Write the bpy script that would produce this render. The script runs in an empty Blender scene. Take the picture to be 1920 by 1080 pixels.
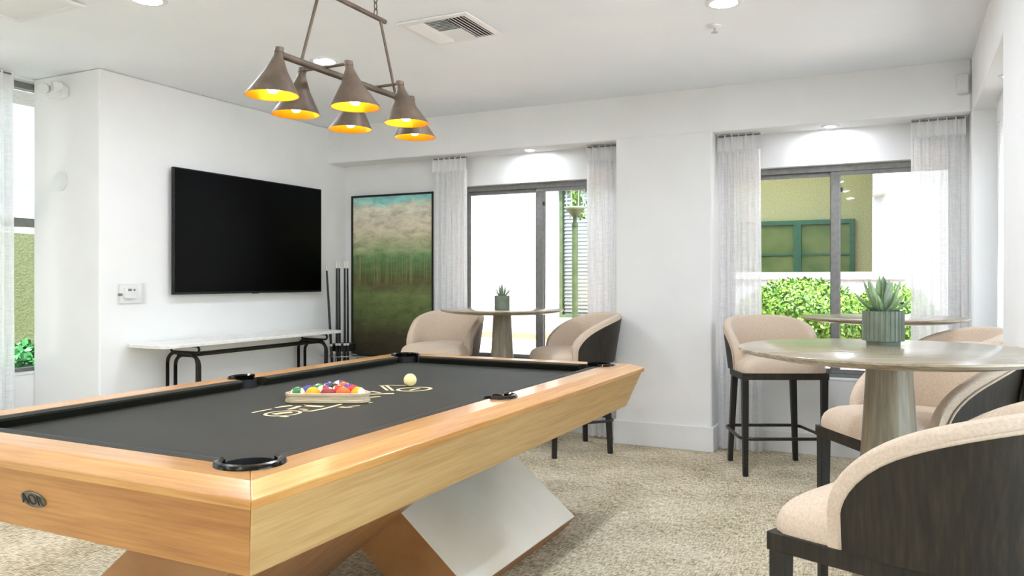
import bpy, bmesh, math, random
from mathutils import Vector, Matrix
random.seed(7)
R = math.radians
SC = bpy.context.scene
COL = SC.collection

# ------------------------------------------------------------------ camera, sky, sun, exposure
F, YAW, Y0, H = 1478.5, 0.4597, 524.9, 1.2248          # focal length (px of 1920), yaw to the left of +Y, horizon row, eye height
SN, CS = math.sin(YAW), math.cos(YAW)
cam_d = bpy.data.cameras.new('camera'); cam = bpy.data.objects.new('camera', cam_d); COL.objects.link(cam)
cam.location = (0, 0, H); cam.rotation_euler = (R(90), 0, YAW)
cam_d.sensor_width = 36; cam_d.lens = 36 * F / 1920; cam_d.shift_y = (Y0 - 540) / 1920; cam_d.clip_start = .05
SC.camera = cam

world = bpy.data.worlds.new('sky'); SC.world = world; world.use_nodes = True
wn = world.node_tree.nodes; wl = world.node_tree.links
sky = wn.new('ShaderNodeTexSky'); sky.sky_type = 'NISHITA'; sky.sun_disc = False
sky.sun_elevation = R(70); sky.sun_rotation = R(160); sky.air_density = 1; sky.dust_density = 2.5
wl.new(sky.outputs[0], wn['Background'].inputs[0]); wn['Background'].inputs[1].default_value = .60

sun_d = bpy.data.lights.new('sun', 'SUN'); sun_d.energy = 7.0; sun_d.angle = R(.6); sun_d.color = (.90, .96, 1)
sun = bpy.data.objects.new('sun', sun_d); COL.objects.link(sun)
sun.rotation_euler = Vector((-.14, .36, -1.05)).to_track_quat('-Z', 'Y').to_euler()   # from behind the viewer, over the roof
LAMP = 120.0           # radiance of the recessed downlights
BULB = 16.0           # radiance of the pendant bulbs
vs = SC.view_settings; vs.view_transform = 'Standard'; vs.look = 'None'; vs.gamma = 1; vs.use_curve_mapping = False
vs.exposure = 1.5

# ------------------------------------------------------------------ pixel -> place (distance comes from the plane it lies on)
def ray(px, py):
    a = (px - 960) / F; b = -(py - Y0) / F
    return Vector((-SN + a * CS, CS + a * SN, b))
def on_z(px, py, z):
    r = ray(px, py); return r * ((z - H) / r.z) + Vector((0, 0, H))
def on_y(px, py, y):
    r = ray(px, py); return r * (y / r.y) + Vector((0, 0, H))
def on_x(px, py, x):
    r = ray(px, py); return r * (x / r.x) + Vector((0, 0, H))

# ------------------------------------------------------------------ materials
def S(r, g, b):
    f = lambda c: (c / 255 / 12.92) if c / 255 <= .04045 else ((c / 255 + .055) / 1.055) ** 2.4
    return (f(r), f(g), f(b), 1)
MATS = {}
def base_mat(name):
    m = bpy.data.materials.new(name); m.use_nodes = True; MATS[name] = m
    nt = m.node_tree; return m, nt.nodes, nt.links, nt.nodes['Principled BSDF']
def coords(n, l, stretch=(1, 1, 1)):
    tc = n.new('ShaderNodeTexCoord'); mp = n.new('ShaderNodeMapping'); mp.inputs['Scale'].default_value = stretch
    l.new(tc.outputs['Object'], mp.inputs[0]); return mp.outputs[0]
def noise(n, l, vec, scale, detail=3, rough=.5, dist=0):
    t = n.new('ShaderNodeTexNoise'); t.inputs['Scale'].default_value = scale; t.inputs['Detail'].default_value = detail
    t.inputs['Roughness'].default_value = rough; t.inputs['Distortion'].default_value = dist
    l.new(vec, t.inputs['Vector']); return t.outputs['Fac']
def ramp(n, l, fac, stops):
    r = n.new('ShaderNodeValToRGB'); e = r.color_ramp.elements
    while len(e) < len(stops): e.new(.5)
    for k, (p, c) in enumerate(stops): e[k].position = p; e[k].color = c
    l.new(fac, r.inputs[0]); return r.outputs[0]
def bump(n, l, bsdf, height, strength, dist=.01):
    b = n.new('ShaderNodeBump'); b.inputs['Strength'].default_value = strength; b.inputs['Distance'].default_value = dist
    l.new(height, b.inputs['Height']); l.new(b.outputs[0], bsdf.inputs['Normal'])
def math_n(n, l, op, a, b):
    m = n.new('ShaderNodeMath'); m.operation = op
    for k, v in enumerate((a, b)):
        if isinstance(v, (int, float)): m.inputs[k].default_value = v
        else: l.new(v, m.inputs[k])
    return m.outputs[0]
def pm(name, c1, c2=None, scale=20, rough=.5, metal=0, bmp=0, stretch=(1, 1, 1), lo=.35, hi=.65, coat=0, spec=.5, sheen=0, detail=3, dist=.004):
    m, n, l, b = base_mat(name)
    v = coords(n, l, stretch); f = noise(n, l, v, scale, detail)
    l.new(ramp(n, l, f, [(lo, c1), (hi, c2 or c1)]), b.inputs['Base Color'])
    b.inputs['Roughness'].default_value = rough; b.inputs['Metallic'].default_value = metal
    b.inputs['Specular IOR Level'].default_value = spec; b.inputs['Coat Weight'].default_value = coat
    b.inputs['Coat Roughness'].default_value = .12
    if sheen: b.inputs['Sheen Weight'].default_value = sheen
    if bmp: bump(n, l, b, f, bmp, dist)
    return m
def wood(name, ca, cb, cc, axis, rough=.3, coat=.6, ring=6, fine=.5, bmp=.05):
    """long grain along the given axis: broad figure, fine pores"""
    m, n, l, b = base_mat(name)
    st = [9, 9, 9]; st[axis] = .9; v = coords(n, l, st)
    st2 = [60, 60, 60]; st2[axis] = 2.2; v2 = coords(n, l, st2)
    f1 = noise(n, l, v, ring / 6, 5, .6, 1.2); f2 = noise(n, l, v2, 1.5, 3, .6)
    mix = math_n(n, l, 'ADD', math_n(n, l, 'MULTIPLY', f1, 1 - fine), math_n(n, l, 'MULTIPLY', f2, fine))
    l.new(ramp(n, l, mix, [(.36, ca), (.5, cb), (.64, cc)]), b.inputs['Base Color'])
    b.inputs['Roughness'].default_value = rough; b.inputs['Coat Weight'].default_value = coat; b.inputs['Coat Roughness'].default_value = .18
    if bmp: bump(n, l, b, f2, bmp, .002)
    return m

pm('wall_paint', S(242, 241, 239), S(245, 244, 242), 3, .75, bmp=.03, spec=.25)
pm('ceiling_paint', S(243, 246, 250), S(245, 248, 251), 3, .85, spec=.2)
pm('white_trim', S(236, 236, 235), S(240, 240, 239), 5, .4, spec=.4)
pm('white_plastic', S(232, 232, 230), S(238, 238, 236), 9, .35)
pm('grey_plastic', S(120, 122, 122), S(135, 136, 136), 20, .4)
pm('black_plastic', S(14, 14, 15), S(20, 20, 21), 30, .35)
pm('tv_screen', S(1, 1, 1), S(2, 2, 2), 10, .3, spec=.08)
pm('tv_bezel', S(38, 38, 40), S(50, 50, 52), 40, .3, metal=.7)
pm('window_bronze', S(128, 127, 125), S(140, 139, 136), 30, .4, metal=.2)
pm('bronze', S(96, 82, 70), S(116, 100, 86), 14, .45, metal=.35)
pm('shade_gold', S(238, 150, 14), S(248, 166, 26), 16, .35, metal=.35)
pm('blackened_steel', S(36, 33, 30), S(48, 43, 38), 30, .45, metal=.55)
pm('stool_leg', S(26, 24, 21), S(38, 35, 30), 10, .45, stretch=(8, 8, 1))
pm('foot_bar', S(58, 54, 49), S(70, 66, 60), 30, .4, metal=.6)
pm('fabric', S(204, 183, 160), S(217, 198, 177), 160, .9, bmp=.15, sheen=.1, spec=.2, dist=.002)
pm('fabric_edge', S(196, 175, 152), S(208, 189, 168), 200, .9, bmp=.1, sheen=.1, spec=.2, dist=.002)
pm('marble', S(226, 222, 214), S(240, 237, 231), 26, .25, detail=8, lo=.3, hi=.5, bmp=.05)
pm('pocket_metal', S(40, 38, 37), S(58, 54, 50), 12, .16, metal=.9)
pm('pocket_black', S(9, 9, 9), S(16, 15, 14), 30, .6)
pm('brass_plate', S(112, 106, 94), S(136, 128, 112), 30, .35, metal=.8)
pm('plate_dark', S(32, 30, 26), S(40, 38, 34), 30, .5)
pm('gold_print', S(214, 204, 158), S(226, 218, 176), 60, .75)
pm('rack_wood', S(186, 166, 132), S(214, 196, 164), 12, .4, stretch=(1, 1, 10), detail=5)
pm('pot_green', S(104, 112, 96), S(118, 126, 108), 22, .55)
pm('soil', S(60, 54, 40), S(120, 116, 78), 120, .95, bmp=.5, dist=.01)
pm('succulent', S(86, 124, 76), S(148, 172, 124), 18, .45, stretch=(1, 1, .6), sheen=.1)
pm('succulent_pale', S(112, 134, 106), S(156, 172, 146), 22, .5)
pm('frame_black', S(18, 19, 16), S(28, 29, 24), 20, .45)
pm('header_fabric', S(242, 241, 239), S(249, 248, 246), 140, .95, stretch=(1, 1, 3), bmp=.15, dist=.002)
pm('gravel', S(168, 138, 122), S(208, 182, 168), 55, .95, bmp=.6, detail=6, dist=.02)
pm('kerb', S(150, 124, 84), S(168, 142, 102), 20, .9)
pm('stucco_white', S(158, 158, 156), S(172, 172, 170), 40, .95, bmp=.35, stretch=(.6, .6, 3), dist=.03, spec=.1)
pm('stucco_shaded', S(164, 158, 108), S(178, 172, 124), 50, .95, bmp=.3, dist=.02, spec=.1)  # cream stucco, its shade and green tint put into the colour
pm('stucco_sage', S(104, 112, 78), S(120, 126, 92), 50, .95, bmp=.3, dist=.02, spec=.1)
pm('stucco_grey', S(150, 152, 150), S(166, 168, 166), 40, .9)
pm('green_frame', S(14, 66, 30), S(24, 84, 40), 20, .5)
pm('olive_glass', S(66, 92, 40), S(98, 110, 58), 3, .15, spec=.4)
pm('blind_white', S(238, 241, 236), S(244, 246, 242), 20, .6)
pm('post_green', S(64, 78, 44), S(80, 94, 58), 14, .5)
pm('lantern_white', S(140, 146, 136), S(156, 160, 150), 14, .4)
pm('leaf_bright', S(54, 92, 12), S(98, 132, 30), 9, .6)
pm('leaf_deep', S(22, 84, 34), S(52, 128, 54), 9, .55)
pm('stem_brown', S(96, 80, 56), S(120, 100, 74), 12, .9)
pm('slate_dark', S(30, 28, 26), S(38, 36, 33), 12, .8)
pm('chrome', S(190, 190, 190), S(206, 206, 206), 12, .18, metal=1)
pm('cue_black', S(12, 12, 12), S(20, 19, 18), 40, .3)
pm('cue_white', S(226, 222, 212), S(236, 232, 224), 40, .4)
pm('bounce_concrete', S(206, 202, 194), S(220, 216, 208), 12, .9)
pm('roofing', S(150, 120, 100), S(166, 136, 114), 18, .9)

maple = (S(216, 162, 92), S(202, 146, 78), S(182, 122, 60))
wood('maple_x', *maple, 0); wood('maple_y', *maple, 1)
pale = (S(212, 176, 118), S(202, 162, 102), S(184, 142, 84))  # side aprons paler than the ends: reflected light put into the wood colour
wood('maple_panel_x', S(206, 150, 86), S(190, 132, 72), S(168, 110, 56), 0, .38, .15); wood('maple_panel_y', *pale, 1, .38, .15)
pm('maple_burl', S(238, 216, 184), S(247, 233, 208), 3.2, .3, stretch=(1, 1, 1), coat=.5, detail=9, lo=.3, hi=.7)  # pale burl veneer, with window light whitened into the colour
wood('dark_oak', S(50, 40, 26), S(36, 28, 17), S(22, 17, 9), 2, .6, 0, fine=.75, bmp=.2)
wood('grey_oak', S(176, 162, 138), S(152, 138, 114), S(124, 111, 90), 0, .22, .3, fine=.55)
wood('grey_oak_post', S(150, 140, 118), S(128, 118, 98), S(104, 95, 78), 2, .4, .1, fine=.6)

def carpet():
    m, n, l, b = base_mat('carpet')
    tc = n.new('ShaderNodeTexCoord'); o = tc.outputs['Object']
    def mp(s):
        q = n.new('ShaderNodeMapping'); q.inputs['Scale'].default_value = s; l.new(o, q.inputs[0]); return q.outputs[0]
    a = noise(n, l, mp((24, 120, 1)), 1, 2); c = noise(n, l, mp((120, 24, 1)), 1, 2); d = noise(n, l, mp((1, 1, 1)), 3.2, 4); e = noise(n, l, mp((1, 1, 1)), 190, 2)
    w = math_n(n, l, 'ADD', math_n(n, l, 'MULTIPLY', a, .33), math_n(n, l, 'MULTIPLY', c, .33))
    w = math_n(n, l, 'ADD', w, math_n(n, l, 'MULTIPLY', d, .17)); w = math_n(n, l, 'ADD', w, math_n(n, l, 'MULTIPLY', e, .17))
    l.new(ramp(n, l, w, [(.40, S(136, 124, 96)), (.47, S(190, 176, 146)), (.53, S(220, 206, 178)), (.60, S(240, 229, 206))]), b.inputs['Base Color'])
    b.inputs['Roughness'].default_value = .95; b.inputs['Specular IOR Level'].default_value = .1
    bump(n, l, b, w, .7, .02)
carpet()

def felt():
    m, n, l, b = base_mat('felt')
    v = coords(n, l); f = noise(n, l, v, 420, 2); g = noise(n, l, v, 5, 3)
    mix = math_n(n, l, 'ADD', math_n(n, l, 'MULTIPLY', f, .7), math_n(n, l, 'MULTIPLY', g, .3))
    l.new(ramp(n, l, mix, [(.38, S(26, 25, 14)), (.62, S(40, 38, 25))]), b.inputs['Base Color'])
    b.inputs['Roughness'].default_value = .6; b.inputs['Specular IOR Level'].default_value = .24
    b.inputs['Sheen Weight'].default_value = .05; b.inputs['Sheen Roughness'].default_value = .4
    bump(n, l, b, f, .1, .001)
felt()

def glass(name, tint=(1, 1, 1, 1), gloss=1.0):
    m = bpy.data.materials.new(name); m.use_nodes = True; MATS[name] = m
    n = m.node_tree.nodes; l = m.node_tree.links; n.clear()
    out = n.new('ShaderNodeOutputMaterial'); t = n.new('ShaderNodeBsdfTransparent'); g = n.new('ShaderNodeBsdfGlossy'); mx = n.new('ShaderNodeMixShader'); fr = n.new('ShaderNodeFresnel')
    t.inputs[0].default_value = tint; g.inputs['Roughness'].default_value = .02; fr.inputs[0].default_value = 1.25
    l.new(math_n(n, l, 'MULTIPLY', fr.outputs[0], gloss), mx.inputs[0])
    l.new(t.outputs[0], mx.inputs[1]); l.new(g.outputs[0], mx.inputs[2]); l.new(mx.outputs[0], out.inputs[0])
glass('window_glass', (.97, .985, .965, 1)); glass('clear_acrylic', (1, 1, 1, 1), .25)

def sheer():
    m = bpy.data.materials.new('sheer'); m.use_nodes = True; MATS['sheer'] = m
    n = m.node_tree.nodes; l = m.node_tree.links; n.clear()
    out = n.new('ShaderNodeOutputMaterial')
    hz = noise(n, l, coords(n, l, (14, 14, 150)), 1, 3); vt = noise(n, l, coords(n, l, (130, 130, 6)), 1, 3)
    w = math_n(n, l, 'MULTIPLY', math_n(n, l, 'ADD', hz, vt), .5)
    fac = n.new('ShaderNodeMapRange'); fac.inputs[1].default_value = .38; fac.inputs[2].default_value = .62; fac.inputs[3].default_value = .07; fac.inputs[4].default_value = .22
    l.new(w, fac.inputs[0])
    d = n.new('ShaderNodeBsdfDiffuse'); t = n.new('ShaderNodeBsdfTranslucent'); tr = n.new('ShaderNodeBsdfTransparent')
    d.inputs[0].default_value = S(250, 250, 250); t.inputs[0].default_value = S(253, 253, 253)
    m1 = n.new('ShaderNodeMixShader'); m1.inputs[0].default_value = .42; m2 = n.new('ShaderNodeMixShader')
    l.new(d.outputs[0], m1.inputs[1]); l.new(t.outputs[0], m1.inputs[2])
    l.new(fac.outputs[0], m2.inputs[0]); l.new(m1.outputs[0], m2.inputs[1]); l.new(tr.outputs[0], m2.inputs[2]); l.new(m2.outputs[0], out.inputs[0])
sheer()

def emit(name, col, strength):
    m, n, l, b = base_mat(name); b.inputs['Base Color'].default_value = col
    b.inputs['Emission Color'].default_value = col; b.inputs['Emission Strength'].default_value = strength
emit('lamp_lens', (.82, .89, 1, 1), LAMP); emit('bulb_glow', (1, .86, .62, 1), BULB)

def painting_mat():
    m, n, l, b = base_mat('painting')
    tc = n.new('ShaderNodeTexCoord'); sp = n.new('ShaderNodeSeparateXYZ'); l.new(tc.outputs['Object'], sp.inputs[0])
    z = math_n(n, l, 'DIVIDE', sp.outputs['Z'], 1.42)
    wob = noise(n, l, coords(n, l, (4, 4, 9)), 1, 6, .65)
    h = math_n(n, l, 'ADD', z, math_n(n, l, 'MULTIPLY', math_n(n, l, 'SUBTRACT', wob, .5), .16))
    base = ramp(n, l, h, [(.0, S(44, 38, 22)), (.14, S(64, 56, 32)), (.26, S(92, 102, 54)), (.40, S(112, 126, 72)), (.47, S(98, 90, 56)), (.52, S(84, 98, 54)),
                          (.64, S(104, 146, 96)), (.68, S(162, 176, 128)), (.76, S(208, 202, 168)), (.83, S(228, 216, 190)), (.95, S(234, 230, 208)), (1.0, S(166, 222, 208)), (1.04, S(150, 220, 214))])
    blot = noise(n, l, coords(n, l, (7, 7, 16)), 1, 8, .7, .6)
    st = noise(n, l, coords(n, l, (150, 150, 1.8)), 1, 3)
    sm = ramp(n, l, st, [(.5, (0, 0, 0, 1)), (.66, (1, 1, 1, 1))])
    band = ramp(n, l, z, [(.44, (0, 0, 0, 1)), (.50, (1, 1, 1, 1)), (.63, (1, 1, 1, 1)), (.66, (0, 0, 0, 1))])
    mx = n.new('ShaderNodeMix'); mx.data_type = 'RGBA'
    k = n.new('ShaderNodeMath'); k.operation = 'MULTIPLY'; l.new(sm, k.inputs[0]); l.new(band, k.inputs[1])
    k2 = math_n(n, l, 'MULTIPLY', k.outputs[0], .75)
    l.new(k2, mx.inputs['Factor']); gr = ramp(n, l, blot, [(.3, (.62, .6, .56, 1)), (.5, (1, 1, 1, 1)), (.7, (1.25, 1.25, 1.2, 1))]); mu = n.new('ShaderNodeMix'); mu.data_type = 'RGBA'; mu.blend_type = 'MULTIPLY'; mu.inputs['Factor'].default_value = 1
    l.new(base, mu.inputs['A']); l.new(gr, mu.inputs['B']); l.new(mu.outputs['Result'], mx.inputs['A']); mx.inputs['B'].default_value = S(160, 152, 100)
    l.new(mx.outputs['Result'], b.inputs['Base Color']); b.inputs['Roughness'].default_value = .55
    bump(n, l, b, wob, .2, .004)
painting_mat()

def ball_mat(name, col, stripe):
    m, n, l, b = base_mat(name)
    tc = n.new('ShaderNodeTexCoord'); sp = n.new('ShaderNodeSeparateXYZ'); l.new(tc.outputs['Object'], sp.inputs[0])
    az = math_n(n, l, 'ABSOLUTE', sp.outputs['Z'], 0); w = S(240, 232, 206)
    rad = math_n(n, l, 'ADD', math_n(n, l, 'POWER', sp.outputs['Y'], 2), math_n(n, l, 'POWER', sp.outputs['Z'], 2))
    spot = math_n(n, l, 'LESS_THAN', rad, .0062 ** 2)
    f = math_n(n, l, 'MAXIMUM', math_n(n, l, 'GREATER_THAN', az, .0155), spot) if stripe else spot
    mx = n.new('ShaderNodeMix'); mx.data_type = 'RGBA'; l.new(f, mx.inputs['Factor']); mx.inputs['A'].default_value = col; mx.inputs['B'].default_value = w
    l.new(mx.outputs['Result'], b.inputs['Base Color']); b.inputs['Roughness'].default_value = .08; b.inputs['Coat Weight'].default_value = .3
pm('cue_ball', S(244, 226, 160), S(246, 230, 168), 5, .1, coat=.3)

# ------------------------------------------------------------------ mesh helpers
def bm_(): return bmesh.new()
def obj(name, bm, mat, parent=None, smooth=False, bevel=0, seg=2):
    bmesh.ops.remove_doubles(bm, verts=bm.verts, dist=1e-6)
    bmesh.ops.recalc_face_normals(bm, faces=bm.faces)
    me = bpy.data.meshes.new(name); bm.to_mesh(me); bm.free()
    o = bpy.data.objects.new(name, me); COL.objects.link(o)
    me.materials.append(MATS[mat])
    if smooth: shade(me, smooth)
    if bevel:
        md = o.modifiers.new('bevel', 'BEVEL'); md.width = bevel; md.segments = seg; md.limit_method = 'ANGLE'; md.angle_limit = R(35)
    if parent: o.parent = parent
    return o
def shade(me, ang=True):
    for p in me.polygons: p.use_smooth = True
    if ang is not True: me.set_sharp_from_angle(angle=R(ang))
def tag(o, label, cat, group=None, kind=None):
    if label: o['label'] = label
    if cat: o['category'] = cat
    if group: o['group'] = group
    if kind: o['kind'] = kind
    return o
def thing(name, label, cat, loc=(0, 0, 0), rz=0, group=None):
    o = bpy.data.objects.new(name, None); COL.objects.link(o); o.empty_display_size = .1
    o.location = loc; o.rotation_euler = (0, 0, rz); return tag(o, label, cat, group)
def struct(name, bm, mat, parent=None, bevel=0):
    o = obj(name, bm, mat, parent, bevel=bevel)
    if not parent: o['kind'] = 'structure'
    return o
def copy_tree(o, parent=None):
    c = o.copy(); COL.objects.link(c)
    if parent: c.parent = parent
    for ch in list(o.children): copy_tree(ch, c)
    return c
def bx(bm, x0, x1, y0, y1, z0, z1):
    v = [bm.verts.new((x, y, z)) for z in (z0, z1) for y in (y0, y1) for x in (x0, x1)]
    for f in ((0, 2, 3, 1), (4, 5, 7, 6), (0, 1, 5, 4), (2, 6, 7, 3), (0, 4, 6, 2), (1, 3, 7, 5)): bm.faces.new([v[i] for i in f])
    return bm
def box(x0, x1, y0, y1, z0, z1): return bx(bm_(), x0, x1, y0, y1, z0, z1)
def hexa(bm, bot, top):
    b = [bm.verts.new(p) for p in bot]; t = [bm.verts.new(p) for p in top]; k = len(b)
    bm.faces.new(b[::-1]); bm.faces.new(t)
    for i in range(k): bm.faces.new((b[i], b[(i + 1) % k], t[(i + 1) % k], t[i]))
    return bm
def prism(bm, poly, a0, a1, axis=2):
    f = {2: lambda p, a: (p[0], p[1], a), 1: lambda p, a: (p[0], a, p[1]), 0: lambda p, a: (a, p[0], p[1])}[axis]
    return hexa(bm, [f(p, a0) for p in poly], [f(p, a1) for p in poly])
def lathe(bm, prof, n=32, cx=0, cy=0, close=False, rfun=None):
    rings = []
    for r, z in prof:
        if r < 1e-6: rings.append([bm.verts.new((cx, cy, z))])
        else: rings.append([bm.verts.new((cx + r * (rfun(i, n) if rfun else 1) * math.cos(2 * math.pi * i / n), cy + r * (rfun(i, n) if rfun else 1) * math.sin(2 * math.pi * i / n), z)) for i in range(n)])
    seq = list(zip(rings, rings[1:]))
    if close: seq.append((rings[-1], rings[0]))
    for a, b in seq:
        for i in range(n):
            j = (i + 1) % n
            if len(a) == 1 and len(b) == 1: continue
            if len(a) == 1: bm.faces.new((a[0], b[j], b[i]))
            elif len(b) == 1: bm.faces.new((a[i], a[j], b[0]))
            else: bm.faces.new((a[i], a[j], b[j], b[i]))
    return bm
def loft(bm, rings, closed_u=False, closed_v=True, caps=True):
    vs_ = [[bm.verts.new(p) for p in r] for r in rings]
    m = len(vs_); k = len(vs_[0])
    for i in range(m if closed_u else m - 1):
        a, b = vs_[i], vs_[(i + 1) % m]
        for j in range(k if closed_v else k - 1): bm.faces.new((a[j], a[(j + 1) % k], b[(j + 1) % k], b[j]))
    if caps and closed_v and not closed_u: bm.faces.new(vs_[0][::-1]); bm.faces.new(vs_[-1])
    return bm
def tube(bm, pts, r, n=8, closed=False):
    pts = [Vector(p) for p in pts]; k = len(pts); rings = []; up = None
    for i, p in enumerate(pts):
        a = pts[(i - 1) % k] if (closed or i) else p; b = pts[(i + 1) % k] if (closed or i < k - 1) else p
        t = (b - a).normalized()
        if up is None:
            up = Vector((0, 0, 1)) if abs(t.z) < .9 else Vector((1, 0, 0))
        s = t.cross(up).normalized(); up = s.cross(t).normalized()
        rr = r[i] if isinstance(r, (list, tuple)) else r
        rings.append([p + (s * math.cos(2 * math.pi * q / n) + up * math.sin(2 * math.pi * q / n)) * rr for q in range(n)])
    return loft(bm, rings, closed_u=closed)
def arc(cx, cy, r, a0, a1, n): return [(cx + r * math.cos(R(a0 + (a1 - a0) * i / n)), cy + r * math.sin(R(a0 + (a1 - a0) * i / n))) for i in range(n + 1)]
def sphere(bm, r, c=(0, 0, 0), u=20, v=12):
    bmesh.ops.create_uvsphere(bm, u_segments=u, v_segments=v, radius=r, matrix=Matrix.Translation(c)); return bm
def text_bm(txt, size, depth, m):
    cu = bpy.data.curves.new('t', 'FONT'); cu.body = txt; cu.size = size; cu.extrude = depth; cu.align_x = 'CENTER'; cu.align_y = 'CENTER'
    o = bpy.data.objects.new('t', cu); COL.objects.link(o); bpy.context.view_layer.update()
    me = o.evaluated_get(bpy.context.evaluated_depsgraph_get()).to_mesh(); b = bm_(); b.from_mesh(me); b.transform(m)
    bpy.data.objects.remove(o); bpy.data.curves.remove(cu); return b

# ------------------------------------------------------------------ the room
XT, YP, XP = -4.648, 3.381, -5.326       # TV wall, near face of its pier, left window wall
YS, YB, XR = 5.65, 5.89, .384            # soffit / column face, recessed window wall, right soffit face
ZC, ZS = 2.595, 2.274                    # ceiling, soffit underside
XC0, XC1 = -1.93, -1.2125                # column
XRB, XN, YF = .66, 1.7, -3.2             # right recess wall, near right wall, wall behind the viewer
YR0, YR1 = 3.2, 3.94                     # right pier
SILL, HEAD = .525, 2.03
W1 = (-3.45, -1.95); W2 = (-1.19, .345)
WT = .22

struct('floor', box(XP - .4, XN + .3, YF - .3, YB + WT, -.12, 0), 'carpet')
struct('ceiling', box(XP - .4, XN + .3, YF - .3, YB + WT, ZC, ZC + .1), 'ceiling_paint')
struct('sun_block_eave', box(XP - 1.3, XN + 1.2, YF - 1.2, YB + 1.0, ZC + .1, ZC + .25), 'stucco_white')  # unseen overhang added to keep sun patches out of the room

def wall_xz(bm, x0, x1, y0, y1, z0, z1, holes):
    """wall running along X with rectangular openings"""
    xs = x0
    for (a, b, c, d) in sorted(holes):
        if a > xs: bx(bm, xs, a, y0, y1, z0, z1)
        bx(bm, a, b, y0, y1, z0, c); bx(bm, a, b, y0, y1, d, z1); xs = b
    bx(bm, xs, x1, y0, y1, z0, z1); return bm
def wall_yz(bm, x0, x1, y0, y1, z0, z1, holes):
    ys = y0
    for (a, b, c, d) in sorted(holes):
        if a > ys: bx(bm, x0, x1, ys, a, z0, z1)
        bx(bm, x0, x1, a, b, z0, c); bx(bm, x0, x1, a, b, d, z1); ys = b
    bx(bm, x0, x1, ys, y1, z0, z1); return bm
struct('wall_back', wall_xz(bm_(), XT - .3, XR + .02, YB, YB + WT, 0, ZC, [(*W1, SILL, HEAD), (*W2, SILL, HEAD)]), 'wall_paint')
struct('wall_tv_side', box(XP + .001, XT, YP, YB + WT, 0, ZC), 'wall_paint', bevel=.012)
LW = [(2.0, 3.78, .58, 2.58), (-.4, 1.2, .60, 2.42), (-2.6, -1.0, .60, 2.42)]
struct('wall_left', wall_yz(bm_(), XP - WT, XP, YF, 4.1, 0, ZC, LW), 'wall_paint')
struct('wall_right', wall_yz(bm_(), XN, XN + WT, YF, YR0 + .02, 0, ZC, [(.2, 2.8, .35, 2.15), (-2.4, -.4, SILL, HEAD)]), 'wall_paint')
RW = [(4.12, 5.42, SILL, HEAD)]
struct('wall_right_recess', wall_yz(bm_(), XRB, XRB + WT, YR1, YB + WT, 0, ZC, RW), 'wall_paint')
struct('wall_right_pier', box(XR, XN + WT, YR0, YR1, 0, ZC), 'wall_paint', bevel=.012)
struct('wall_right_corner', box(XR, XRB + WT, YS, YB + WT, 0, ZC), 'wall_paint', bevel=.012)
struct('wall_front', wall_xz(bm_(), XP - WT, XN + WT, YF - WT, YF, 0, ZC, []), 'wall_paint')
struct('wall_column', box(XC0, XC1, YS, YB + .01, 0, ZS + .01), 'wall_paint', bevel=.012)
struct('ceiling_soffit_back', box(XT - .02, XR + .002, YS, YB + .01, ZS, ZC + .01), 'wall_paint', bevel=.012)
struct('ceiling_soffit_right', box(XR, XRB + .01, YR1 - .01, YS + .01, ZS, ZC + .01), 'wall_paint', bevel=.012)

def board(name, x0, x1, y0, y1, h=.178):
    struct(name, box(x0, x1, y0, y1, 0, h), 'white_trim', bevel=.005)
board('baseboard_column', XC0 - .014, XC1 + .014, YS - .014, YB, .178)
board('baseboard_back_left', XT, XC0 - .014, YB - .014, YB, .15)
board('baseboard_back_right', XC1 + .014, XR, YB - .014, YB, .15)
board('baseboard_tv_side', XT, XT + .014, YP - .014, YB - .014, .178)
board('baseboard_pier', XP, XT + .014, YP - .014, YP, .178)
board('baseboard_right_pier', XR - .014, XR, YR0 - .014, YR1, .178)
board('baseboard_left', XP, XP + .014, YF, YP - .014, .178)

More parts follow.
